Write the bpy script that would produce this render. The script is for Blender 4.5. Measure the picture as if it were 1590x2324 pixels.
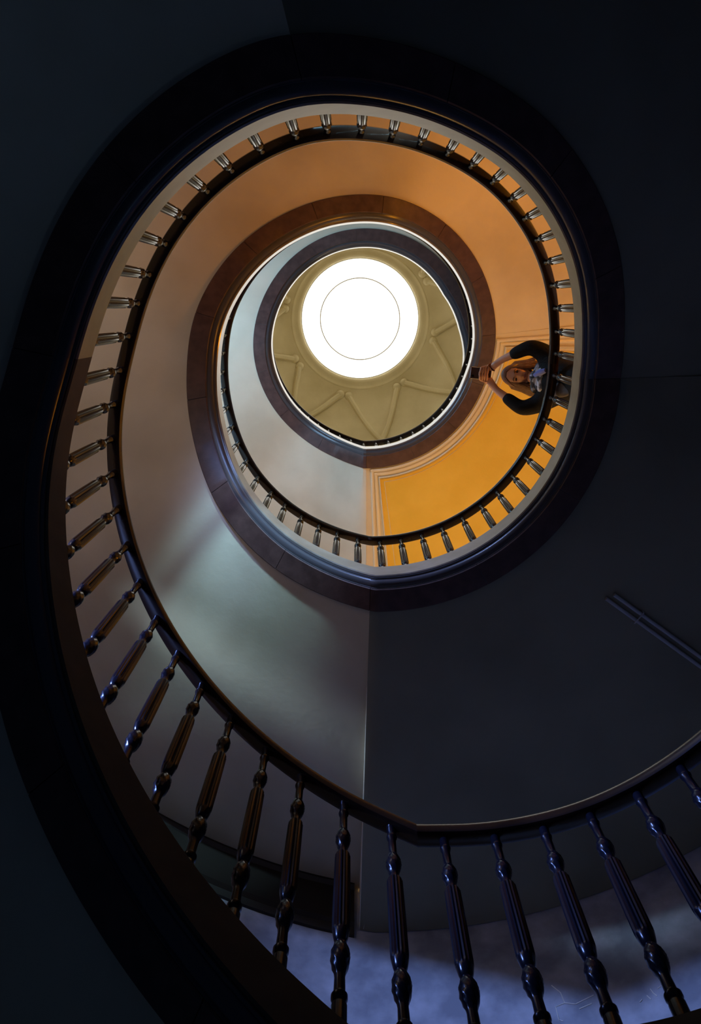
import bpy, bmesh, math, random
import numpy as np
from mathutils import Vector, Matrix
random.seed(4)
for o in list(bpy.data.objects): bpy.data.objects.remove(o)
C = bpy.context.scene.collection
SC = bpy.context.scene
PI = math.pi

# ---------------------------------------------------------------- camera, world, exposure
U = 1.2                     # metres per well radius
CAMZ = 1.5                  # the camera is held 1.5 m above the ground floor
AX, AY = 0.0936 * U, 0.337 * U   # axis of the open well
cam = bpy.data.cameras.new('camera'); camo = bpy.data.objects.new('camera', cam); C.objects.link(camo)
cam.sensor_fit = 'HORIZONTAL'; cam.sensor_width = 36.0; cam.lens = 36.0 * 1816.6 / 1590.0
cam.clip_start = 0.02; cam.clip_end = 100
r_ = Vector((0.99998, 0.0, 0.0065)); d_ = Vector((0.00161, 0.96877, -0.24797)); f_ = Vector((-0.00629, 0.24798, 0.96875))
M = Matrix(((r_.x, -d_.x, -f_.x, 0), (r_.y, -d_.y, -f_.y, 0), (r_.z, -d_.z, -f_.z, CAMZ), (0, 0, 0, 1)))
camo.matrix_world = M
SC.camera = camo
w = bpy.data.worlds.new('world'); SC.world = w; w.use_nodes = True
w.node_tree.nodes['Background'].inputs[0].default_value = (0.5, 0.62, 0.8, 1)
w.node_tree.nodes['Background'].inputs[1].default_value = 0.3
SC.view_settings.view_transform = 'Standard'; SC.view_settings.look = 'None'
SC.view_settings.exposure = 0.0; SC.view_settings.gamma = 1.0; SC.view_settings.use_curve_mapping = False
SC.cycles.max_bounces = 8; SC.cycles.diffuse_bounces = 5; SC.cycles.glossy_bounces = 4
SC.cycles.sample_clamp_indirect = 4.0

def P3(r, phi, h):
    """point from the well axis: radius and height above the camera in well radii, angle in degrees"""
    a = math.radians(phi)
    return Vector((AX + U * r * math.cos(a), AY + U * r * math.sin(a), CAMZ + U * h))

SKY_STRENGTH = 2.2
LIGHTS = [  # name, kind, (r, phi, h), colour, watts, size
    ('lamp_landing', 'POINT', (2.4, 64, 4.9), (1.0, 0.50, 0.10), 100, 0.12),
    ('lamp_flight', 'POINT', (2.3, -18, 4.6), (1.0, 0.33, 0.01), 115, 0.12),
    ('lamp_half_landing', 'POINT', (2.3, 205, 3.7), (1.0, 0.72, 0.40), 16, 0.12),  # added fill without a fixture, brightens the soffit on the left
    ('lamp_upper', 'POINT', (2.3, 104, 5.0), (1.0, 0.55, 0.12), 24, 0.12),  # added fill without a fixture, makes the yellow glow beside the panel frame
]
WINDOWS_AND_FILLS = [ # n, phi, half angle, h0, h1, colour, strength
    (2, 215, 10, 3.95, 4.7, (0.45, 0.65, 1.0), 1.2),
    (3, 200, 12, 5.9, 7.4, (0.36, 0.66, 1.0), 19.0),
    (4, 45, 10, -0.9, 0.5, (0.35, 0.60, 1.0), 3.2),  # added cool fill pane, lifts the half landing's underside
    (5, 60, 10, 8.95, 9.5, (1.0, 0.92, 0.70), 17.0), (6, 240, 10, 8.95, 9.5, (1.0, 0.92, 0.70), 17.0),  # added warm fill panes that brighten the dome
]
FILL_SPOTS = [  # added unseen spots aimed to throw cool pools of light: from, to, colour, watts, cone
    ('daylight_beam_across', (2.6, 285, 3.0), (1.2, 117, 3.95), (0.42, 0.80, 1.0), 5000, 19),
    ('daylight_beam_down', (2.8, 228, 4.75), (2.95, 76, 2.62), (0.30, 0.46, 1.0), 1050, 35),
    ('daylight_beam_left', (2.6, 166, 4.22), (1.9, 91.5, 3.80), (0.58, 0.80, 1.0), 420, 11),
    ('daylight_beam_low', (2.8, 188, 2.95), (1.02, 72, 1.45), (0.20, 0.34, 1.0), 1900, 34),
]
for nm, fr_, to_, col, wt, cone in FILL_SPOTS:
    l = bpy.data.lights.new(nm, 'SPOT'); l.color = col; l.energy = wt; l.shadow_soft_size = 0.18
    l.spot_size = math.radians(cone); l.spot_blend = 1.0
    o = bpy.data.objects.new(nm, l); C.objects.link(o); o.location = P3(*fr_)
    o.rotation_euler = (P3(*to_) - P3(*fr_)).to_track_quat('-Z', 'Y').to_euler()
for nm, kd, (r, p, h), col, wt, sz in LIGHTS:
    l = bpy.data.lights.new(nm, kd); l.color = col; l.energy = wt; l.shadow_soft_size = sz
    o = bpy.data.objects.new(nm, l); C.objects.link(o); o.location = P3(r, p, h)

# ---------------------------------------------------------------- materials
def mat(name, col, rough=0.6, metal=0.0, spec=0.5, col2=None, scale=4.0, detail=6.0, bump=0.0, bscale=60.0, emit=None, estr=0.0, coat=0.0, lo=0.35, hi=0.65):
    m = bpy.data.materials.new(name); m.use_nodes = True
    nt = m.node_tree; b = nt.nodes['Principled BSDF']
    b.inputs['Base Color'].default_value = (*col, 1); b.inputs['Roughness'].default_value = rough
    b.inputs['Metallic'].default_value = metal; b.inputs['Specular IOR Level'].default_value = spec
    b.inputs['Coat Weight'].default_value = coat; b.inputs['Coat Roughness'].default_value = 0.12
    tc = nt.nodes.new('ShaderNodeTexCoord')
    if col2:
        n = nt.nodes.new('ShaderNodeTexNoise'); n.inputs['Scale'].default_value = scale; n.inputs['Detail'].default_value = detail
        cr = nt.nodes.new('ShaderNodeValToRGB')
        cr.color_ramp.elements[0].position = lo; cr.color_ramp.elements[1].position = hi
        cr.color_ramp.elements[0].color = (*col, 1); cr.color_ramp.elements[1].color = (*col2, 1)
        nt.links.new(tc.outputs['Object'], n.inputs['Vector']); nt.links.new(n.outputs['Fac'], cr.inputs[0])
        nt.links.new(cr.outputs[0], b.inputs['Base Color'])
    if bump:
        n2 = nt.nodes.new('ShaderNodeTexNoise'); n2.inputs['Scale'].default_value = bscale; n2.inputs['Detail'].default_value = 4
        bp = nt.nodes.new('ShaderNodeBump'); bp.inputs['Strength'].default_value = bump; bp.inputs['Distance'].default_value = 0.01
        nt.links.new(tc.outputs['Object'], n2.inputs['Vector']); nt.links.new(n2.outputs['Fac'], bp.inputs['Height'])
        nt.links.new(bp.outputs[0], b.inputs['Normal'])
    if emit:
        b.inputs['Emission Color'].default_value = (*emit, 1); b.inputs['Emission Strength'].default_value = estr
    return m
MAT = {
 'plaster': mat('plaster', (0.49, 0.43, 0.315), 0.75, col2=(0.63, 0.57, 0.44), scale=1.3, bump=0.1, bscale=25),
 'greenplaster': mat('dull_green_plaster', (0.18, 0.165, 0.11), 0.75, col2=(0.25, 0.23, 0.16), scale=1.1, bump=0.1, bscale=25),  # same plaster, with the shade on two undersides put into its colour
 'ochre': mat('ochre_paint', (0.70, 0.47, 0.045), 0.6, col2=(0.76, 0.52, 0.065), scale=3, bump=0.15, bscale=40),
 'cream': mat('cream_moulding', (0.66, 0.60, 0.45), 0.35),
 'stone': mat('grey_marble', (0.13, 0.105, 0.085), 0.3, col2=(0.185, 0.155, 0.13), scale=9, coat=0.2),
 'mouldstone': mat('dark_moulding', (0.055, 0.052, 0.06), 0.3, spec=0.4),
 'darkstone': mat('dark_brown_stone', (0.06, 0.05, 0.042), 0.7, spec=0.15, col2=(0.08, 0.068, 0.055), scale=9),  # same stone as the other fascias, darkened here for the shade low down
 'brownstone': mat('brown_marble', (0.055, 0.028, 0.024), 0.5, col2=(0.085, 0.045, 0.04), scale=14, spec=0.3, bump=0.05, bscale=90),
 'iron': mat('black_iron', (0.007, 0.007, 0.012), 0.22, spec=0.26),
 'wood': mat('dark_wood', (0.010, 0.005, 0.004), 0.25, col2=(0.022, 0.010, 0.006), scale=7, spec=0.35, coat=0.1),
 'wallp': mat('scuffed_wall', (0.24, 0.27, 0.36), 0.7, col2=(0.46, 0.50, 0.63), scale=4.5, detail=14, bump=0.5, bscale=14, lo=0.38, hi=0.66),  # blue cast of the daylight is mixed into this base colour
 'pipe': mat('painted_pipe', (0.42, 0.42, 0.44), 0.45),
 'trim': mat('dark_trim', (0.018, 0.014, 0.012), 0.45, spec=0.3),
 'dome': mat('dome_plaster', (0.60, 0.50, 0.28), 0.75, col2=(0.70, 0.60, 0.36), scale=2.0, detail=8, bump=0.2, bscale=20),
 'floor': mat('floor_stone', (0.02, 0.02, 0.02), 0.6, col2=(0.035, 0.034, 0.03), scale=5),
 'sky': mat('sky_glass', (0.9, 0.9, 0.9), 0.5, emit=(1.0, 0.98, 0.93), estr=SKY_STRENGTH),
 'white': mat('white_frame', (0.8, 0.8, 0.76), 0.4),
 'skin': mat('skin', (0.62, 0.34, 0.23), 0.5),
 'hair': mat('brown_hair', (0.10, 0.05, 0.028), 0.5, col2=(0.17, 0.085, 0.045), scale=40),
 'jacket': mat('black_jacket', (0.008, 0.008, 0.009), 0.8, spec=0.15, bump=0.4, bscale=70),
 'knit': mat('grey_knit', (0.09, 0.085, 0.09), 0.85, bump=0.3, bscale=90),
 'scarf': mat('patterned_scarf', (0.06, 0.07, 0.09), 0.8, col2=(0.55, 0.58, 0.66), scale=22, lo=0.45, hi=0.55),
 'blue': mat('blue_cloth', (0.16, 0.20, 0.55), 0.8),
 'phone': mat('phone_body', (0.07, 0.04, 0.035), 0.4), 'lens': mat('lens_glass', (0.01, 0.01, 0.012), 0.1),
 'lips': mat('lips', (0.32, 0.08, 0.07), 0.5), 'eye': mat('eye', (0.03, 0.02, 0.02), 0.3),
 'scratch': mat('scratch_plaster', (0.85, 0.85, 0.83), 0.8),
}
for n_ in ('skin',): MAT[n_].node_tree.nodes['Principled BSDF'].inputs['Subsurface Weight'].default_value = 0.0

# ---------------------------------------------------------------- helpers
def tag(o, label=None, cat=None, group=None, kind=None):
    if label: o['label'] = label
    if cat: o['category'] = cat
    if group: o['group'] = group
    if kind: o['kind'] = kind
    return o
def obj(name, bm, m, parent=None, smooth=True):
    me = bpy.data.meshes.new(name); bmesh.ops.recalc_face_normals(bm, faces=bm.faces); bm.to_mesh(me); bm.free()
    if smooth:
        for p in me.polygons: p.use_smooth = True
        try: me.set_sharp_from_angle(angle=math.radians(35))
        except Exception: pass
    me.materials.append(MAT[m])
    o = bpy.data.objects.new(name, me); C.objects.link(o)
    if parent: o.parent = parent
    return o
def empty(name, label, cat, group=None):
    o = bpy.data.objects.new(name, None); C.objects.link(o); o.empty_display_size = 0.1
    return tag(o, label, cat, group)
def sweep(prof, phis, closed=True, caps=True, bm=None):
    """prof(phi) -> list of (r, h); swept round the well axis"""
    bm = bm or bmesh.new(); rows = []
    for p in phis:
        rows.append([bm.verts.new(P3(r, p, h)) for r, h in prof(p)])
    n = len(rows[0])
    for a, b in zip(rows, rows[1:]):
        for i in range(n if closed else n - 1):
            j = (i + 1) % n
            bm.faces.new((a[i], a[j], b[j], b[i]))
    if closed and caps:
        bm.faces.new(rows[0]); bm.faces.new(rows[-1][::-1])
    return bm
def frange(a, b, step=1.5):
    n = max(2, int(math.ceil((b - a) / step)) + 1)
    return [a + (b - a) * i / (n - 1) for i in range(n)]
def mid(a, b, t): return a * (1 - t) + b * t
def tube(bm, pts, rad, seg=8):
    pts = [Vector(p) for p in pts]; rads = rad if isinstance(rad, (list, tuple)) else [rad] * len(pts)
    rows = []; up = Vector((0.13, 0.21, 1)).normalized()
    for i, p in enumerate(pts):
        t = (pts[min(i + 1, len(pts) - 1)] - pts[max(i - 1, 0)]).normalized()
        x = t.cross(up).normalized(); y = t.cross(x).normalized()
        rows.append([bm.verts.new(p + (x * math.cos(2 * PI * k / seg) + y * math.sin(2 * PI * k / seg)) * rads[i]) for k in range(seg)])
    for a, b in zip(rows, rows[1:]):
        for i in range(seg):
            j = (i + 1) % seg; bm.faces.new((a[i], a[j], b[j], b[i]))
    bm.faces.new(rows[0]); bm.faces.new(rows[-1][::-1])
    return bm

# ---------------------------------------------------------------- the spiral: height of the string's top edge by angle
KN = {40.0: 0.927, 60.0: 0.949, 86.0: 1.025, 100.0: 1.211, 120.0: 1.478, 140.0: 1.751, 160.0: 2.039, 176.0: 2.261, 190.0: 2.483, 205.0: 2.535, 222.0: 2.54, 240.0: 2.55, 254.0: 2.56, 268.0: 2.751, 285.0: 2.953, 300.0: 3.086, 316.0: 3.292, 330.0: 3.479, 345.0: 3.701, 358.0: 3.79, 380.0: 3.793, 400.0: 3.794, 425.0: 3.794, 450.0: 3.797, 465.0: 3.961, 480.0: 4.096, 500.0: 4.335, 520.0: 4.70, 540.0: 4.966, 556.0: 5.04, 575.0: 5.328, 600.0: 5.782, 620.0: 6.009, 640.0: 6.106, 660.0: 6.37, 680.0: 6.668, 700.0: 6.949, 720.0: 7.124, 736.0: 7.317, 760.0: 7.33, 785.0: 7.34, 811.0: 7.351, 825.0: 7.70, 845.0: 7.93, 870.0: 8.01, 900.0: 8.08, 930.0: 8.364, 960.0: 8.503, 1000.0: 8.503, 1040.0: 8.503, 1180.0: 8.503}
_x = np.arange(-10, 1180.01, 0.5); _y = np.interp(_x, list(KN), list(KN.values()))
_k = np.exp(-(np.arange(-24, 25) * 0.5) ** 2 / (2 * 5.0 ** 2)); _k /= _k.sum()
_s = np.convolve(np.pad(_y, 24, mode='edge'), _k, mode='valid')
_d = np.min([np.abs(_x - c) for c in (86, 358, 450, 811)], axis=0); _m = np.clip((_d - 1) / 8, 0, 1)
_T = _s * _m + _y * (1 - _m)
def R0(p): return float(np.interp(p, _x, _T))
def T(p): return R0(p) + 0.13 * min(1, max(0, (95 - p) / 18))
def ksl(p):
    if 450.5 < p < 736: return 0.17 - 0.11 * min(1, max(0, (p - 515) / 120))
    if 86 < p < 190 or 254 < p < 358: return 0.10
    if 811 < p < 955: return 0.08
    return 0.0
RT = 0.917; RO = 2.95; RS = 2.945
SECT = [ # name, label, cat, phi0, phi1, landing?
 ('stair_landing', 'dark lower landing with brown marble edge at the bottom right corner', 'stair landing', 2, 86),
 ('stair_flight', 'lowest and nearest stair flight, its dark stone edge sweeping down the left side', 'stair flight', 86, 192),
 ('stair_landing', 'dark bluish half landing at the upper left, between the two lower flights', 'stair landing', 192, 255.5),
 ('stair_flight', 'black shaded stair flight at the upper right with a brown grey marble edge', 'stair flight', 255.5, 358.5),
 ('stair_landing', 'middle landing under the person, its dark underside beside the thin white edge', 'stair landing', 358.5, 451.3),
 ('stair_flight', 'wide stair flight with grey teal and orange plaster underside around the middle ring', 'stair flight', 451.3, 714),
 ('stair_landing', 'upper landing with ochre yellow panelled ceiling underneath', 'stair landing', 714, 809.8),
 ('stair_flight', 'topmost small stair flight with pale blue underside below the dome', 'stair flight', 809.8, 960),
 ('stair_landing', 'top gallery edge ringing the dome above all the flights', 'stair landing', 960, 1110),
]
def rt(p):   # the top gallery's opening widens at its end
    return RT + float(np.interp(p, [1050, 1073, 1087, 1110], [0, .055, .112, .18]))
for i, (nm, lab, cat, a, b) in enumerate(SECT):
    t = empty(nm, lab, cat)
    ph = frange(a, b, 1.5)
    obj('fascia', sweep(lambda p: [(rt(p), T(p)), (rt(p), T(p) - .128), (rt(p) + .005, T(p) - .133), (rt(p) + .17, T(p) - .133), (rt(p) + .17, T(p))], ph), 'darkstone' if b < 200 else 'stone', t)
    obj('moulding', sweep(lambda p: [(rt(p) + .009, T(p) - .134), (rt(p) + .009, T(p) - .139), (rt(p) + .014, T(p) - .142)] +
        [(rt(p) + .044 - .026 * math.cos(q), T(p) - .142 - .022 * math.sin(q)) for q in np.linspace(0, PI / 2, 6)] +
        [(rt(p) + .052, T(p) - .164), (rt(p) + .053, T(p) - .170), (rt(p) + .17, T(p) - .170), (rt(p) + .17, T(p) - .134)], ph), 'mouldstone', t)
    # stone blocks of the underside: own mesh with fine joints
    bm = bmesh.new(); n = max(1, round((b - a) / 27)); e = np.linspace(a, b, n + 1)
    for q0, q1 in zip(e, e[1:]):
        sweep(lambda p: [(rt(p) + .056, T(p) - .166), (rt(p) + .056, T(p) - .172), (rt(p) + .060, T(p) - .176), (rt(p) + .168, T(p) - .176), (rt(p) + .172, T(p) - .172), (rt(p) + .172, T(p) - .150)],
              frange(q0 + .08, q1 - .08, 1.5), bm=bm)
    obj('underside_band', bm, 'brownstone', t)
    a2, b2 = a + .01, b - .01
    def body(p):
        pp = min(max(p, a + .6), b - .6); k = ksl(pp) if nm == 'stair_flight' else 0.0; s = T(p) - .158; L = []
        rs_ = np.linspace(rt(p) + .16, RS, 9)
        L = [(r, s + k * 1.87 * ((r - rt(p) - .16) / 1.87) ** 2) for r in rs_]
        top = max(T(p), s + k * (RO - 1.08) + .08)
        L += [(RS, top), (1.5, max(T(p), s + k * .45 + .08)), (rt(p) + .16, T(p) - .004)]
        return L
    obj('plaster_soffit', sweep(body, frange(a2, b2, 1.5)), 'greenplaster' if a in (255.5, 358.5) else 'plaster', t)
    if a == 714:
        h = lambda p: T(p) - .158
        obj('panel_ceiling', sweep(lambda p: [(1.2, h(p) - .001), (1.2, h(p) - .006), (2.7, h(p) - .006), (2.7, h(p) - .001)], frange(a + 7, b - 5.5)), 'ochre', t)
        bm = bmesh.new()
        def fr(d, w, z):
            # inner arc, outer arc and two radial pieces of the frame
            for rr in (1.10 + d, 2.78 - d):
                sweep(lambda p: [(rr, h(p)), (rr, h(p) - z * .6), (rr + w * .3, h(p) - z), (rr + w * .7, h(p) - z), (rr + w, h(p) - z * .6), (rr + w, h(p))], frange(a + 2 + d * 45, b - 2 - d * 45), bm=bm)
            for pp, sg in ((a + 2 + d * 45, 1), (b - 2 - d * 45, -1)):
                da = lambda r, x: math.degrees(x / r) * sg
                rows = []
                for r in np.linspace(1.10 + d, 2.78 - d + w, 6):
                    rows.append([bm.verts.new(P3(r, pp + da(r, x), h(pp) - z_)) for x, z_ in ((0, 0), (0, z * .6), (w * .3, z), (w * .7, z), (w, z * .6), (w, 0))])
                for A, B in zip(rows, rows[1:]):
                    for q in range(6): bm.faces.new((A[q], A[(q + 1) % 6], B[(q + 1) % 6], B[q]))
                bm.faces.new(rows[0]); bm.faces.new(rows[-1])
        fr(.0, .03, .016); fr(.034, .03, .010); fr(.078, .012, .022); fr(.125, .006, .010)
        tag(obj('panel_frame', bm, 'cream', t), 'cream moulded frame of the yellow ceiling panel')
    if a == 358.5:
        # painted plaster arris where the landing ends
        bm = bmesh.new(); rows = []
        for r in np.linspace(1.09, RS - .01, 60):
            s = T(451) - .158; z = .170 * 1.87 * ((r - 1.08) / 1.87) ** 2
            w_ = .010 + .018 * math.sin(PI * min(1, (r - 1.05) / 1.9)) ** .5
            jag = .003 * random.random() if r > 1.7 else 0
            rows.append([bm.verts.new(P3(r, b + math.degrees(x / r), s + y)) for x, y in ((-w_ * 1.4 - jag, -.001), (.002, w_ * .9), (.002, max(z, w_) + .01), (-w_ * 1.4 - jag, max(z, w_) + .01))])
        for A, B in zip(rows, rows[1:]):
            for q in range(4): bm.faces.new((A[q], A[(q + 1) % 4], B[(q + 1) % 4], B[q]))
        bm.faces.new(rows[0]); bm.faces.new(rows[-1])
        tag(obj('plaster_edge', bm, 'white', t, smooth=False), 'chipped white plaster edge of the landing')

# ---------------------------------------------------------------- walls, floor, ceiling
TOP = 9.6
bm = sweep(lambda p: [(RO, -CAMZ / U), (RO, TOP), (RO + .15, TOP), (RO + .15, -CAMZ / U)], frange(0, 360, 3), closed=True, caps=False)
tag(obj('wall_outer', bm, 'wallp'), kind='structure')
bm = bmesh.new()
vs = [bm.verts.new(P3(RO + .2, p, -CAMZ / U)) for p in range(0, 360, 6)]; vb = [bm.verts.new(v.co - Vector((0, 0, .1))) for v in vs]
bm.faces.new(vs); bm.faces.new(vb[::-1])
for i in range(len(vs)): j = (i + 1) % len(vs); bm.faces.new((vs[i], vs[j], vb[j], vb[i]))
tag(obj('floor', bm, 'floor'), kind='structure')
# dark cornice along the wall under the wide flight
def wl(p): return T(p) - .158 + .17 * (RO - 1.08)
bm = sweep(lambda p: [(RO, wl(p)), (RO - .05, wl(p)), (RO - .05, wl(p) - .03), (RO - .03, wl(p) - .05), (RO - .03, wl(p) - .28), (RO - .055, wl(p) - .30), (RO - .055, wl(p) - .325), (RO - .03, wl(p) - .34), (RO - .02, wl(p) - .38), (RO, wl(p) - .38)], frange(451.9, 520, 2))
tag(obj('trim_1', bm, 'trim'), kind='structure')

# ceiling dome and skylight
SX, SY = -0.03, -0.157   # skylight centre from the well axis
def D3(r, a, h):         # about the skylight's centre
    t_ = min(1, max(0, (r - .95) / 2.0)); t_ = 1 - t_
    return Vector((AX + U * (SX * t_ + r * math.cos(a)), AY + U * (SY * t_ + r * math.sin(a)), CAMZ + U * h))
def dh(r):               # height of the dome surface
    x = max(0, r - 1.0) / 2.1
    return 12.45 - 2.85 * x ** 1.7
bm = bmesh.new(); rows = []
NR = 96
prof = [(r, dh(r)) for r in np.linspace(1.0, 3.1, 22)] + [(3.1, 9.5), (3.3, 9.5), (3.3, 13.0), (1.0, 13.0)]
for k in range(NR):
    a = 2 * PI * k / NR; rows.append([bm.verts.new(D3(r, a, h)) for r, h in prof])
for k in range(NR):
    A, B = rows[k], rows[(k + 1) % NR]
    for i in range(len(prof)): j = (i + 1) % len(prof); bm.faces.new((A[i], A[j], B[j], B[i]))
ceil = tag(obj('ceiling', bm, 'dome'), kind='structure')
def lathe(name, prof, m, parent, f3=D3, n=96):
    bm = bmesh.new(); rows = [[bm.verts.new(f3(r, 2 * PI * k / n, h)) for r, h in prof] for k in range(n)]
    for k in range(n):
        A, B = rows[k], rows[(k + 1) % n]
        for i in range(len(prof)): j = (i + 1) % len(prof); bm.faces.new((A[i], A[j], B[j], B[i]))
    return obj(name, bm, m, parent)
lathe('skylight_surround', [(.90, 12.62), (.90, 12.49), (.915, 12.47), (.95, 12.455), (.985, 12.455), (1.01, 12.44), (1.03, 12.43), (1.05, 12.44), (1.05, 12.62)], 'dome', ceil)
for k in range(8):
    c = math.radians(103 - 1 + 45 * k)
    for s in (-1, 1):
        pts = []; rr = []
        for u in np.linspace(0, 1, 16):
            r = 1.16 + 1.5 * u
            a = c + s * (math.radians(3.6) + math.radians(46) * (.25 * u ** 1.5 + .75 * u ** .80))
            pts.append(D3(r, a, dh(r) - .018)); rr.append(.042 * U)
        bm = bmesh.new(); tube(bm, pts, rr, 10)
        for off in (-.5, .5): tube(bm, [p + Vector((0, 0, -.03 * U)) + (D3(2, c + PI / 2, 0) - D3(0, c + PI / 2, 0)).normalized() * off * .036 * U for p in pts], .011 * U, 6)
        kc = D3(1.15, c + s * math.radians(3.3), dh(1.15) - .005)
        bmesh.ops.create_uvsphere(bm, u_segments=16, v_segments=8, radius=.066 * U, matrix=Matrix.Translation(kc) @ Matrix.Diagonal((1, 1, .7, 1)))
        obj('plaster_rib', bm, 'dome', ceil)
win = empty('window_1', None, None); tag(win, kind='structure')
lathe('skylight_pane', [(.0001, 12.60), (.90, 12.60), (.90, 12.62), (.0001, 12.62)], 'sky', win)
lathe('skylight_ring', [(.885, 12.59), (.885, 12.55), (.905, 12.55), (.905, 12.59)], 'white', win)
lathe('skylight_inner_ring', [(.60, 12.600), (.60, 12.593), (.615, 12.593), (.615, 12.600)], 'white', win)

# unseen stair windows on the outer wall, with added fill panes low and high
for n, pc, ha, h0, h1, col, st in WINDOWS_AND_FILLS:
    win = empty('window_%d' % n, None, None); tag(win, kind='structure')
    mm = mat('window_daylight_%d' % n, (.8, .8, .8), .5, emit=col, estr=st)
    MAT['wd%d' % n] = mm
    obj('window_pane', sweep(lambda p: [(RO - .02, h0), (RO - .02, h1), (RO - .03, h1), (RO - .03, h0)], frange(pc - ha, pc + ha, 2)), 'wd%d' % n, win)
    bm = bmesh.new()
    for hh in (h0 - .03, (h0 + h1) / 2, h1):
        sweep(lambda p: [(RO, hh), (RO, hh + .03), (RO - .06, hh + .03), (RO - .06, hh)], frange(pc - ha - .6, pc + ha + .6, 2), bm=bm)
    for pp in (pc - ha - .6, pc, pc + ha):
        sweep(lambda p: [(RO, h0 - .03), (RO, h1 + .03), (RO - .06, h1 + .03), (RO - .06, h0 - .03)], [pp, pp + .3, pp + .6], bm=bm)
    obj('window_frame', bm, 'white', win)

# ---------------------------------------------------------------- balustrades
BPH = [-2.3, 4.8, 11.9, 18.9, 26, 33.0, 40.1, 47.1, 54.0, 61.1, 67.9, 74.9, 82.2, 89.8, 97.0, 104.2, 110.7, 117.9, 124.8, 131.3, 138.1, 145.0, 151.9, 158.7, 165.3, 171.9, 178.6, 185.4, 192.7, 200.1, 206.8, 214.4, 221.5, 229.0, 235.9, 243.6, 251.6, 258.5, 266.0, 273.1, 280.0, 287.1, 293.7, 300.5, 307.1, 313.5, 320.3, 327.2, 334.2, 341.1, 348.3, 355.2, 362.1, 369.0, 376.0, 382.9, 389.7, 397.0, 404.2, 411.1, 418.4, 425.9, 433.0, 440.1, 447.1, 454.5, 461.5, 468.1, 474.8, 481.6, 487.9, 494.7, 501.5, 508.2, 514.3, 521.4, 527.9, 534.5, 541.5, 548.2, 554.9, 562.0, 569.0]
BPH += [569.0 + 7.07 * i for i in range(1, 16)] + [682.1, 689.3, 695.6, 703.3, 710.7, 717.6, 724.8, 732.0, 738.9, 746.1, 753.4, 760.5, 767.4, 774.5, 781.7, 789.0, 796.5, 803.6, 810.7, 818.1, 824.9, 832.1, 839.2, 846.4, 853.4, 860.7, 867.8, 874.9] + [874.9 + 7.07 * i for i in range(1, 18)]
RB = 1.026
# profile: height above the string (in well radii), radius, kind (0 plain, 1 reeded, 2 twisted)
BP = [(0, .0165, 0), (.135, .0165, 0), (.142, .0135, 0), (.150, .0175, 0), (.160, .0175, 0), (.168, .0125, 0), (.205, .0115, 0), (.215, .0125, 2), (.230, .0175, 2), (.247, .0208, 2), (.262, .0212, 2), (.278, .0195, 2), (.292, .0150, 2), (.300, .0120, 0), (.306, .0150, 0), (.313, .0165, 0), (.328, .0190, 0), (.340, .0192, 1), (.350, .0196, 1), (.47, .0194, 1), (.585, .0186, 1), (.592, .0175, 0), (.598, .0130, 0), (.610, .0115, 0), (.620, .0135, 2), (.634, .0175, 2), (.650, .0197, 2), (.664, .0190, 2), (.678, .0155, 2), (.690, .0112, 0), (.748, .0105, 0), (.758, .0135, 0), (.764, .0142, 0), (.770, .0120, 0), (.800, .0125, 0), (.815, .0125, 0)]
def baluster_mesh():
    bm = bmesh.new(); NS = 32; rows = []; P = []
    for (h0, r0, k0), (h1, r1, k1) in zip(BP, BP[1:]):
        n = 3 if k0 == 2 else 1
        for i in range(n): P.append((h0 + (h1 - h0) * i / n, r0 + (r1 - r0) * i / n, k0))
    P.append(BP[-1])
    for h, r, k in P:
        row = []
        for s in range(NS):
            a = 2 * PI * s / NS; rr = r
            if k == 1: rr = r * (1 + .07 * (1 if s % 2 else -1))
            if k == 2: rr = r * (1 + .05 * math.cos(7 * a + h * 210))
            row.append(bm.verts.new((U * rr * math.cos(a), U * rr * math.sin(a), U * h)))
        rows.append(row)
    for A, B in zip(rows, rows[1:]):
        for i in range(NS): j = (i + 1) % NS; bm.faces.new((A[i], A[j], B[j], B[i]))
    bm.faces.new(rows[0]); bm.faces.new(rows[-1])
    bmesh.ops.recalc_face_normals(bm, faces=bm.faces)
    me = bpy.data.meshes.new('baluster'); bm.to_mesh(me); bm.free(); me.materials.append(MAT['iron'])
    for p in me.polygons: p.use_smooth = True
    try: me.set_sharp_from_angle(angle=math.radians(28))
    except Exception: pass
    return me
bmesh_ = baluster_mesh()
BSEC = [
 ('banister railing of the lower landing crossing the bottom of the picture, blue lit balusters', -6, 86),
 ('nearest sloping banister railing sweeping up the left side with long dark balusters', 86, 192),
 ('banister railing of the half landing at the upper left of the big ring', 192, 255.5),
 ('banister railing against orange plaster at the top and upper right of the big ring', 255.5, 358.5),
 ('level banister railing of the middle landing, where the person leans over', 358.5, 451),
 ('banister railing of the wide flight curving up the left of the middle ring', 451, 714),
 ('small level banister railing of the upper landing right below the dome', 714, 809),
 ('thin topmost banister railing along the left rim below the dome', 809, 1000),
]
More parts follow.
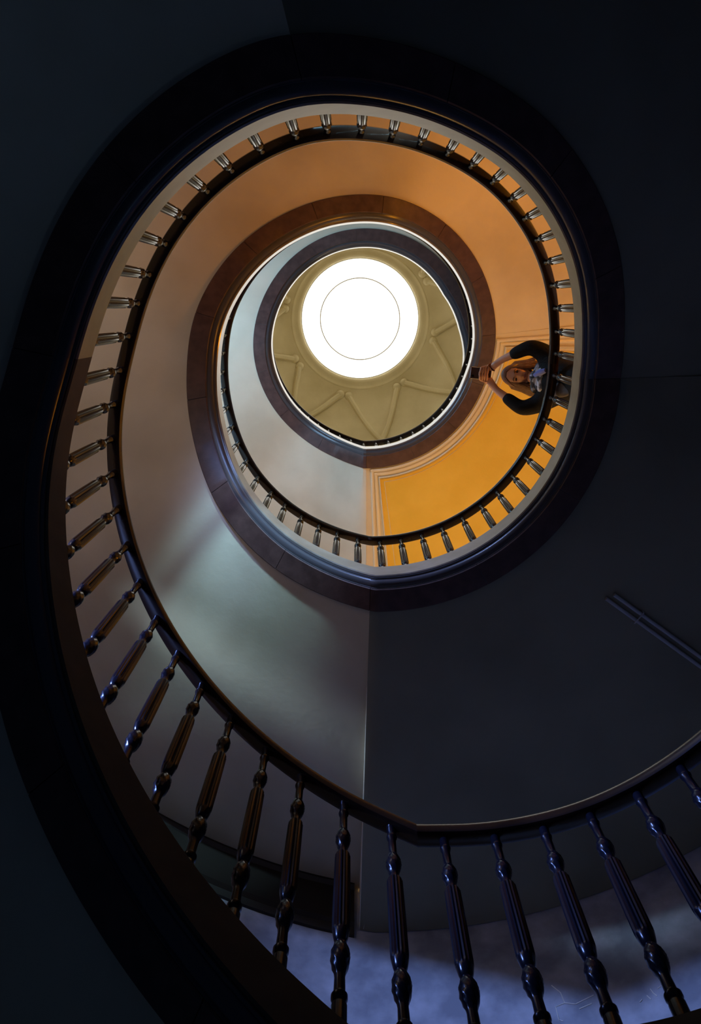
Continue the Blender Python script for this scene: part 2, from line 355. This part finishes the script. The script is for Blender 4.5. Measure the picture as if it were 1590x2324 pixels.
for lab, a, b in BSEC:
    t = empty('stair_railing', lab, 'railing')
    cs = [(1.026 + .029 * math.cos(q) * (1.0), .825 + .022 * math.sin(q)) for q in np.linspace(0, 2 * PI, 17)[:-1]]
    cs = [(1.026 - .029, .822), (1.026 - .024, .808), (1.026 - .012, .802), (1.026 + .012, .802), (1.026 + .024, .808), (1.026 + .029, .822), (1.026 + .027, .836), (1.026 + .018, .846), (1.026, .850), (1.026 - .018, .846), (1.026 - .027, .836)]
    obj('handrail', sweep(lambda p: [(r, R0(p) + z) for r, z in cs], frange(a, b, 1.5)), 'wood', t)
    for p in BPH:
        if a <= p < b:
            o = bpy.data.objects.new('baluster', bmesh_); C.objects.link(o); o.parent = t
            c = P3(RB, p, T(p)); top = CAMZ + U * (R0(p) + .815)
            o.location = c; o.rotation_euler = (0, 0, math.radians(p)); o.scale = (1, 1, (top - c.z) / (U * .815))

# ---------------------------------------------------------------- twin pipes on the middle landing's soffit
hs = T(400) - .158
pp_ = empty('ceiling_pipes', 'pair of thin straight pipes fixed under the middle landing at the right edge', 'pipes')
for d in (-.020, .020):
    A_ = P3(1.50 + (.02 if d > 0 else 0), 41.8, hs - .014); B_ = P3(2.93, 38.9, hs - .014); dv = (B_ - A_).normalized(); sv = dv.cross(Vector((0, 0, 1))) * d * U
    obj('pipe', tube(bmesh.new(), [A_ + sv, mid(A_, B_, .5) + sv, B_ + sv], .011, 10), 'pipe', pp_)
for q in (.12, .88):
    c_ = mid(A_, B_, q); obj('pipe_clamp', tube(bmesh.new(), [c_ + dv.cross(Vector((0, 0, 1))) * x * U + Vector((0, 0, z)) for x, z in ((-.036, .014), (-.034, -.012), (0, -.014), (.034, -.012), (.036, .014))], .004, 6), 'pipe', pp_)

# scratches on the lit wall at the bottom right
def WP(p, h): return P3(RO - .002, p, h)
def scr(name, segs, label):
    bm = bmesh.new()
    for s in segs: tube(bm, [WP(*q) for q in s], .003, 5)
    return tag(obj(name, bm, 'scratch', bpy.data.objects['wall_outer']), label)
scr('scratch_marks', [[(73.2, 3.17), (72.6, 3.12), (72.5, 3.06), (71.6, 3.04), (69.8, 3.06)], [(72.5, 3.06), (73.4, 3.05), (73.4, 2.98), (73.1, 2.97)], [(70.2, 3.02), (71.4, 3.01)]], 'pale scratched strokes')
scr('scratched_digits', [[(66.2, 2.955), (65.9, 2.965)], [(65.4, 2.975), (65.2, 2.95)], [(64.9, 3.0), (64.8, 2.975), (64.6, 2.955)], [(64.3, 2.99), (63.9, 2.995), (63.7, 2.975), (63.95, 2.95)], [(63.3, 3.0), (63.1, 2.955)]], 'small pale scratched digits')

# ---------------------------------------------------------------- the person on the middle landing
def skin(name, nodes, edges, m, parent, sub=2, root=0):
    """nodes: list of (Vector, (rx, ry))"""
    me = bpy.data.meshes.new(name); me.from_pydata([n[0] for n in nodes], edges, []); me.update()
    o = bpy.data.objects.new(name, me); C.objects.link(o)
    md = o.modifiers.new('skin', 'SKIN'); md.use_smooth_shade = True
    for i, n in enumerate(nodes):
        v = me.skin_vertices[0].data[i]; rr = n[1]; v.radius = rr if isinstance(rr, tuple) else (rr, rr); v.use_root = (i == root)
    o.modifiers.new('sub', 'SUBSURF').levels = sub; o.modifiers['sub'].render_levels = sub
    dg = bpy.context.evaluated_depsgraph_get(); dg.update()
    me2 = bpy.data.meshes.new_from_object(o.evaluated_get(dg)); me2.name = name
    bpy.data.objects.remove(o)
    me2.materials.clear(); me2.materials.append(MAT[m])
    for p in me2.polygons: p.use_smooth = True
    o = bpy.data.objects.new(name, me2); C.objects.link(o); o.parent = parent
    return o
FL = T(364)                                    # landing level
per = empty('person', 'long-haired person in dark jacket and patterned scarf leaning over the railing with a phone', 'person')
# joints (radius, angle, height)
J = dict(pelvis=P3(1.19, 3.6, 4.50), spine=P3(1.17, 4.0, 4.62), chest=P3(1.10, 4.3, 4.80), neck=P3(1.00, 4.4, 4.91), headb=P3(.955, 4.5, 4.945),
         sU=P3(1.045, -4.0, 4.83), sD=P3(1.06, 12.2, 4.83), eU=P3(.945, -6.6, 4.86), eD=P3(.945, 16.0, 4.86),
         wU=P3(.795, -1.9, 4.96), wD=P3(.785, 11.4, 4.96))
def mid(a, b, t): return a * (1 - t) + b * t
# a local frame: f = outwards over the well (away from the body), s = sideways (towards larger angle), up
PC = P3(.668, 5.0, 5.0)                         # phone centre
fa = -(P3(1, 5, 0) - P3(0, 5, 0)).normalized(); sa = Vector((-fa.y, fa.x, 0)); 
if sa.dot(P3(1, 15, 0) - P3(1, 5, 0)) < 0: sa = -sa
up = Vector((0, 0, 1))
# body with neck, hips and legs (skin), bare forearms
feetz = CAMZ + U * FL
body_nodes = [(J['pelvis'], (.115, .10)), (J['spine'], (.10, .09)), (J['chest'], (.12, .09)), (J['neck'], .05), (J['headb'], .045)]
body_edges = [(0, 1), (1, 2), (2, 3), (3, 4)]
def addn(p, r, par):
    body_nodes.append((p, r)); body_edges.append((par, len(body_nodes) - 1)); return len(body_nodes) - 1
for s in (-1, 1):
    hip = addn(J['pelvis'] + sa * s * .09 - up * .06 - fa * .02, .085, 0)
    kn_ = addn(Vector((J['pelvis'].x, J['pelvis'].y, 0)) + sa * s * .10 - fa * .02 + up * (feetz + .46), .055, hip)
    an = addn(Vector((J['pelvis'].x, J['pelvis'].y, 0)) + sa * s * .11 - fa * .05 + up * (feetz + .09), .036, kn_)
    addn(Vector((J['pelvis'].x, J['pelvis'].y, 0)) + sa * s * .12 + fa * .08 + up * (feetz + .03), .028, an)
for k, s in (('U', -1), ('D', 1)):
    sh = addn(J['s' + k], .052, 2); e = addn(J['e' + k], .040, sh); m1 = addn(mid(J['e' + k], J['w' + k], .5), .034, e)
    wr = addn(J['w' + k], .026, m1)
    # palm and fingers closing round the phone
    palm = PC - fa * .075 + sa * s * .032 - up * .005
    pl = addn(mid(J['w' + k], palm, .55), (.030, .022), wr)
    pm = addn(palm + sa * s * .008, (.034, .020), pl)
    for i in range(4):
        base = palm + fa * (.012 + .018 * i) * 1.0 + sa * s * .014 + up * (-.012)
        L = (.062, .070, .066, .052)[i]
        n1 = addn(base, .0085, pm)
        n2 = addn(base - sa * s * L * .45 - up * .016 + fa * .004, .0082, n1)
        n3 = addn(base - sa * s * L * .85 - up * .012 + fa * .008, .0076, n2)
        addn(base - sa * s * L * 1.15 - up * .004 + fa * .009, .0065, n3)
    t1 = addn(palm - fa * .008 + up * .018 + sa * s * .008, .0115, pl)
    t2 = addn(palm + fa * .022 + up * .026 - sa * s * .006, .0095, t1)
    addn(palm + fa * .045 + up * .022 - sa * s * .014, .0080, t2)
bod = skin('body', body_nodes, body_edges, 'skin', per)
# head: an ovoid with brow, nose, mouth, chin; faces the camera below
HC = P3(.905, 4.5, 4.985)
look = (Vector((0, 0, CAMZ)) - HC).normalized()        # where the face points
look = (look + Vector((0, 0, 0)) ).normalized()
crown = (fa - look * fa.dot(look)).normalized()         # top of the head points out over the well
side = look.cross(crown).normalized()
def HP(x, y, z): return HC + side * x + crown * y + look * z
bm = bmesh.new(); bmesh.ops.create_uvsphere(bm, u_segments=48, v_segments=32, radius=1)
for v in bm.verts:
    x, y, z = v.co.x, v.co.z, v.co.y      # y: crown, z: face
    X = x * .074; Y = y * .108; Z = z * .092
    if y < 0: X *= 1 - .34 * (-y) ** 1.5
    if z > 0:
        Z *= (1 - .10 * z)
        g = lambda cx, cy, sx, sy: math.exp(-((x - cx) / sx) ** 2 - ((y - cy) / sy) ** 2)
        Z += .024 * g(0, -.22, .14, .13) * z + .012 * g(0, -.02, .10, .2) * z      # nose
        Z -= .012 * (g(-.40, .06, .2, .13) + g(.40, .06, .2, .13)) * z           # eye sockets
        Z += .006 * g(0, .24, .7, .10) * z                                        # brow
        Z += .007 * g(0, -.52, .25, .08) * z + .010 * g(0, -.80, .28, .16) * z    # lips, chin
        Z += .006 * (g(-.5, -.3, .2, .2) + g(.5, -.3, .2, .2)) * z                # cheeks
    v.co = HP(X, Y, Z)
tag(obj('face', bm, 'skin', per), 'face looking down')
for s in (-1, 1):
    bm = bmesh.new(); bmesh.ops.create_uvsphere(bm, u_segments=14, v_segments=8, radius=1)
    for v in bm.verts: v.co = HP(s * .029 + v.co.x * .0135, .007 + v.co.z * .006, .073 + v.co.y * .006)
    obj('eye', bm, 'eye', per)
    bm = bmesh.new(); tube(bm, [HP(s * .014, .024, .084), HP(s * .030, .029, .080), HP(s * .045, .022, .070)], [.003, .0035, .002], 6)
    obj('eyebrow', bm, 'hair', per)
    bm = bmesh.new(); bmesh.ops.create_uvsphere(bm, u_segments=14, v_segments=8, radius=1)
    for v in bm.verts: v.co = HP(s * .073 + v.co.x * .008, -.005 + v.co.z * .028, -.005 + v.co.y * .016)
    obj('ear', bm, 'skin', per)
bm = bmesh.new(); tube(bm, [HP(-.022, -.054, .074), HP(-.010, -.051, .083), HP(0, -.053, .085), HP(.010, -.051, .083), HP(.022, -.054, .074)], [.002, .006, .0055, .006, .002], 8)
obj('mouth', bm, 'lips', per)
# hair: cap with a hairline and long locks falling to the shoulders
bm = bmesh.new(); bmesh.ops.create_uvsphere(bm, u_segments=48, v_segments=32, radius=1)
for v in bm.verts:
    x, y, z = v.co.x, v.co.z, v.co.y
    r = 1.0
    line = .70 - .75 * abs(x) ** 1.6
    if z > .05 and y < line: r = .72            # tucked behind the face
    v.co = HP(x * .086 * r, y * .120 * (r if z > 0 else 1) + (.002), z * .100 * r - .012)
hair = obj('hair', bm, 'hair', per)
bm = bmesh.new()
for s in (-1, 1):
    for i in range(16):
        a = i / 15
        x0 = s * (.045 + .038 * a); z0 = .045 - .10 * a
        wv = .010 * math.sin(i * 1.7)
        L = .19 + .05 * math.sin(i * 2.3) + (.03 if s < 0 else .07)
        pts = [HP(x0 * .75, .088 - .03 * a, z0 * .7), HP(x0 * 1.08, .03, z0), HP(x0 * 1.22 + s * .004, -.045, z0 + .006 + wv), HP(x0 * 1.38 + s * .012 + wv, -.11, z0 + .006),
               HP(x0 * 1.45 + s * .016 - wv, -L * .85, z0 - .01), HP(x0 * 1.40 + s * .01, -L * 1.05, z0 - .02 + wv)]
        tube(bm, pts, [.010, .015, .016, .016, .012, .003], 7)
obj('hair_locks', bm, 'hair', hair)
# jacket: torso and sleeves
jn = [(J['pelvis'] + up * .0, (.165, .125)), (J['spine'], (.155, .125)), (mid(J['spine'], J['chest'], .6), (.165, .12)), (J['chest'] + fa * .01, (.15, .105)), (mid(J['chest'], J['neck'], .6), (.085, .075))]
je = [(0, 1), (1, 2), (2, 3), (3, 4)]
def addj(p, r, par): jn.append((p, r)); je.append((par, len(jn) - 1)); return len(jn) - 1
hem = addj(J['pelvis'] - up * .16 - fa * .02, (.175, .13), 0)
for k, s in (('U', -1), ('D', 1)):
    a = addj(J['s' + k] - sa * s * .01, .078, 3); b_ = addj(mid(J['s' + k], J['e' + k], .55), .068, a); c = addj(J['e' + k], .060, b_)
    d = addj(mid(J['e' + k], J['w' + k], .35), .050, c); addj(mid(J['e' + k], J['w' + k], .72), .043, d)
jk = skin('jacket', jn, je, 'jacket', per)
bm = bmesh.new()
fr_ = look
for s in (-1, 1): pass
# open front: grey knit panel seen between the jacket's edges
kc = mid(J['spine'], J['chest'], .35)
bmesh.ops.create_uvsphere(bm, u_segments=24, v_segments=14, radius=1)
ax = (J['chest'] - J['pelvis']).normalized(); fr2 = (look - ax * look.dot(ax)).normalized(); sd = ax.cross(fr2)
for v in bm.verts: v.co = kc + sd * v.co.x * .06 - sd * .055 + ax * v.co.z * .19 + fr2 * (.088 + v.co.y * .030)
tag(obj('knit_top', bm, 'knit', per), 'grey knitted top under the open jacket')
# trousers
tn = [(J['pelvis'] - up * .02, (.13, .115))]; te = []
for s in (-1, 1):
    base = Vector((J['pelvis'].x, J['pelvis'].y, 0))
    for p, r in ((J['pelvis'] + sa * s * .09 - up * .10 - fa * .02, .10), (base + sa * s * .10 - fa * .02 + up * (feetz + .46), .070), (base + sa * s * .11 - fa * .05 + up * (feetz + .10), .055)):
        tn.append((p, r)); te.append((0 if len(tn) in (2, 5) else len(tn) - 2, len(tn) - 1))
skin('trousers', tn, te, 'jacket', per)
# scarf wound round the neck with a hanging end
bm = bmesh.new()
nc = mid(J['neck'], J['headb'], -.75) + look * .035
nax = (J['headb'] - J['chest']).normalized(); n1 = (look - nax * look.dot(nax)).normalized(); n2 = nax.cross(n1)
for q, (rad, th, off) in enumerate(((.082, .030, .0), (.094, .032, -.034), (.088, .028, .026))):
    pts = []
    for i in range(29):
        a = 2 * PI * i / 28
        pts.append(nc + n1 * (rad * math.cos(a)) + n2 * (rad * 1.08 * math.sin(a)) + nax * (off + .012 * math.sin(2 * a + q) - .02 * math.cos(a)))
    tube(bm, pts, [th * (1 + .22 * math.sin(i * 1.3 + q)) for i in range(29)], 9)
scf = obj('scarf', bm, 'scarf', per)
bm = bmesh.new()
tube(bm, [nc + n1 * .10 + n2 * .015 - nax * .0, nc + n1 * .128 + n2 * .035 - nax * .05, nc + n1 * .135 + n2 * .055 - nax * .10], [.018, .024, .016], 8)
tag(obj('scarf_fold', bm, 'blue', scf), 'blue fold of the scarf')
# the phone in the hands
ph_ = empty('phone', 'dark phone with a camera lens held out over the well in two hands', 'phone')
def rbox(c, hx, hy, hz, ex, ey, ez, bev, bm):
    r = bmesh.ops.create_cube(bm, size=1)
    for v in r['verts']: v.co = c + ex * v.co.x * hx * 2 + ey * v.co.y * hy * 2 + ez * v.co.z * hz * 2
    return bm
lk = (PC - Vector((0, 0, CAMZ))).normalized()
pe = (fa - lk * fa.dot(lk)).normalized(); ps = lk.cross(pe)
bm = rbox(PC - pe * .015, .075, .041, .005, pe, ps, lk, .004, bmesh.new())
bmesh.ops.bevel(bm, geom=list(bm.edges), offset=.0035, segments=3, affect='EDGES')
obj('phone_body', bm, 'phone', ph_)
bm = bmesh.new()
for s in (-1, 1): tube(bm, [PC + pe * .060 + ps * s * .0413, PC - pe * .088 + ps * s * .0413], .0022, 6)
tube(bm, [PC + pe * .0602 - ps * .040, PC + pe * .0602 + ps * .040], .0022, 6)
tag(obj('phone_rim', bm, 'white', ph_), 'pale metal rim of the phone')
bm = bmesh.new(); bmesh.ops.create_cone(bm, cap_ends=True, segments=20, radius1=.009, radius2=.008, depth=.004)
q = lk.to_track_quat('Z', 'Y').to_matrix().to_4x4()
bmesh.ops.transform(bm, matrix=Matrix.Translation(PC + pe * .042 - ps * .022 - lk * .006) @ q, verts=bm.verts)
obj('camera_lens', bm, 'lens', ph_)
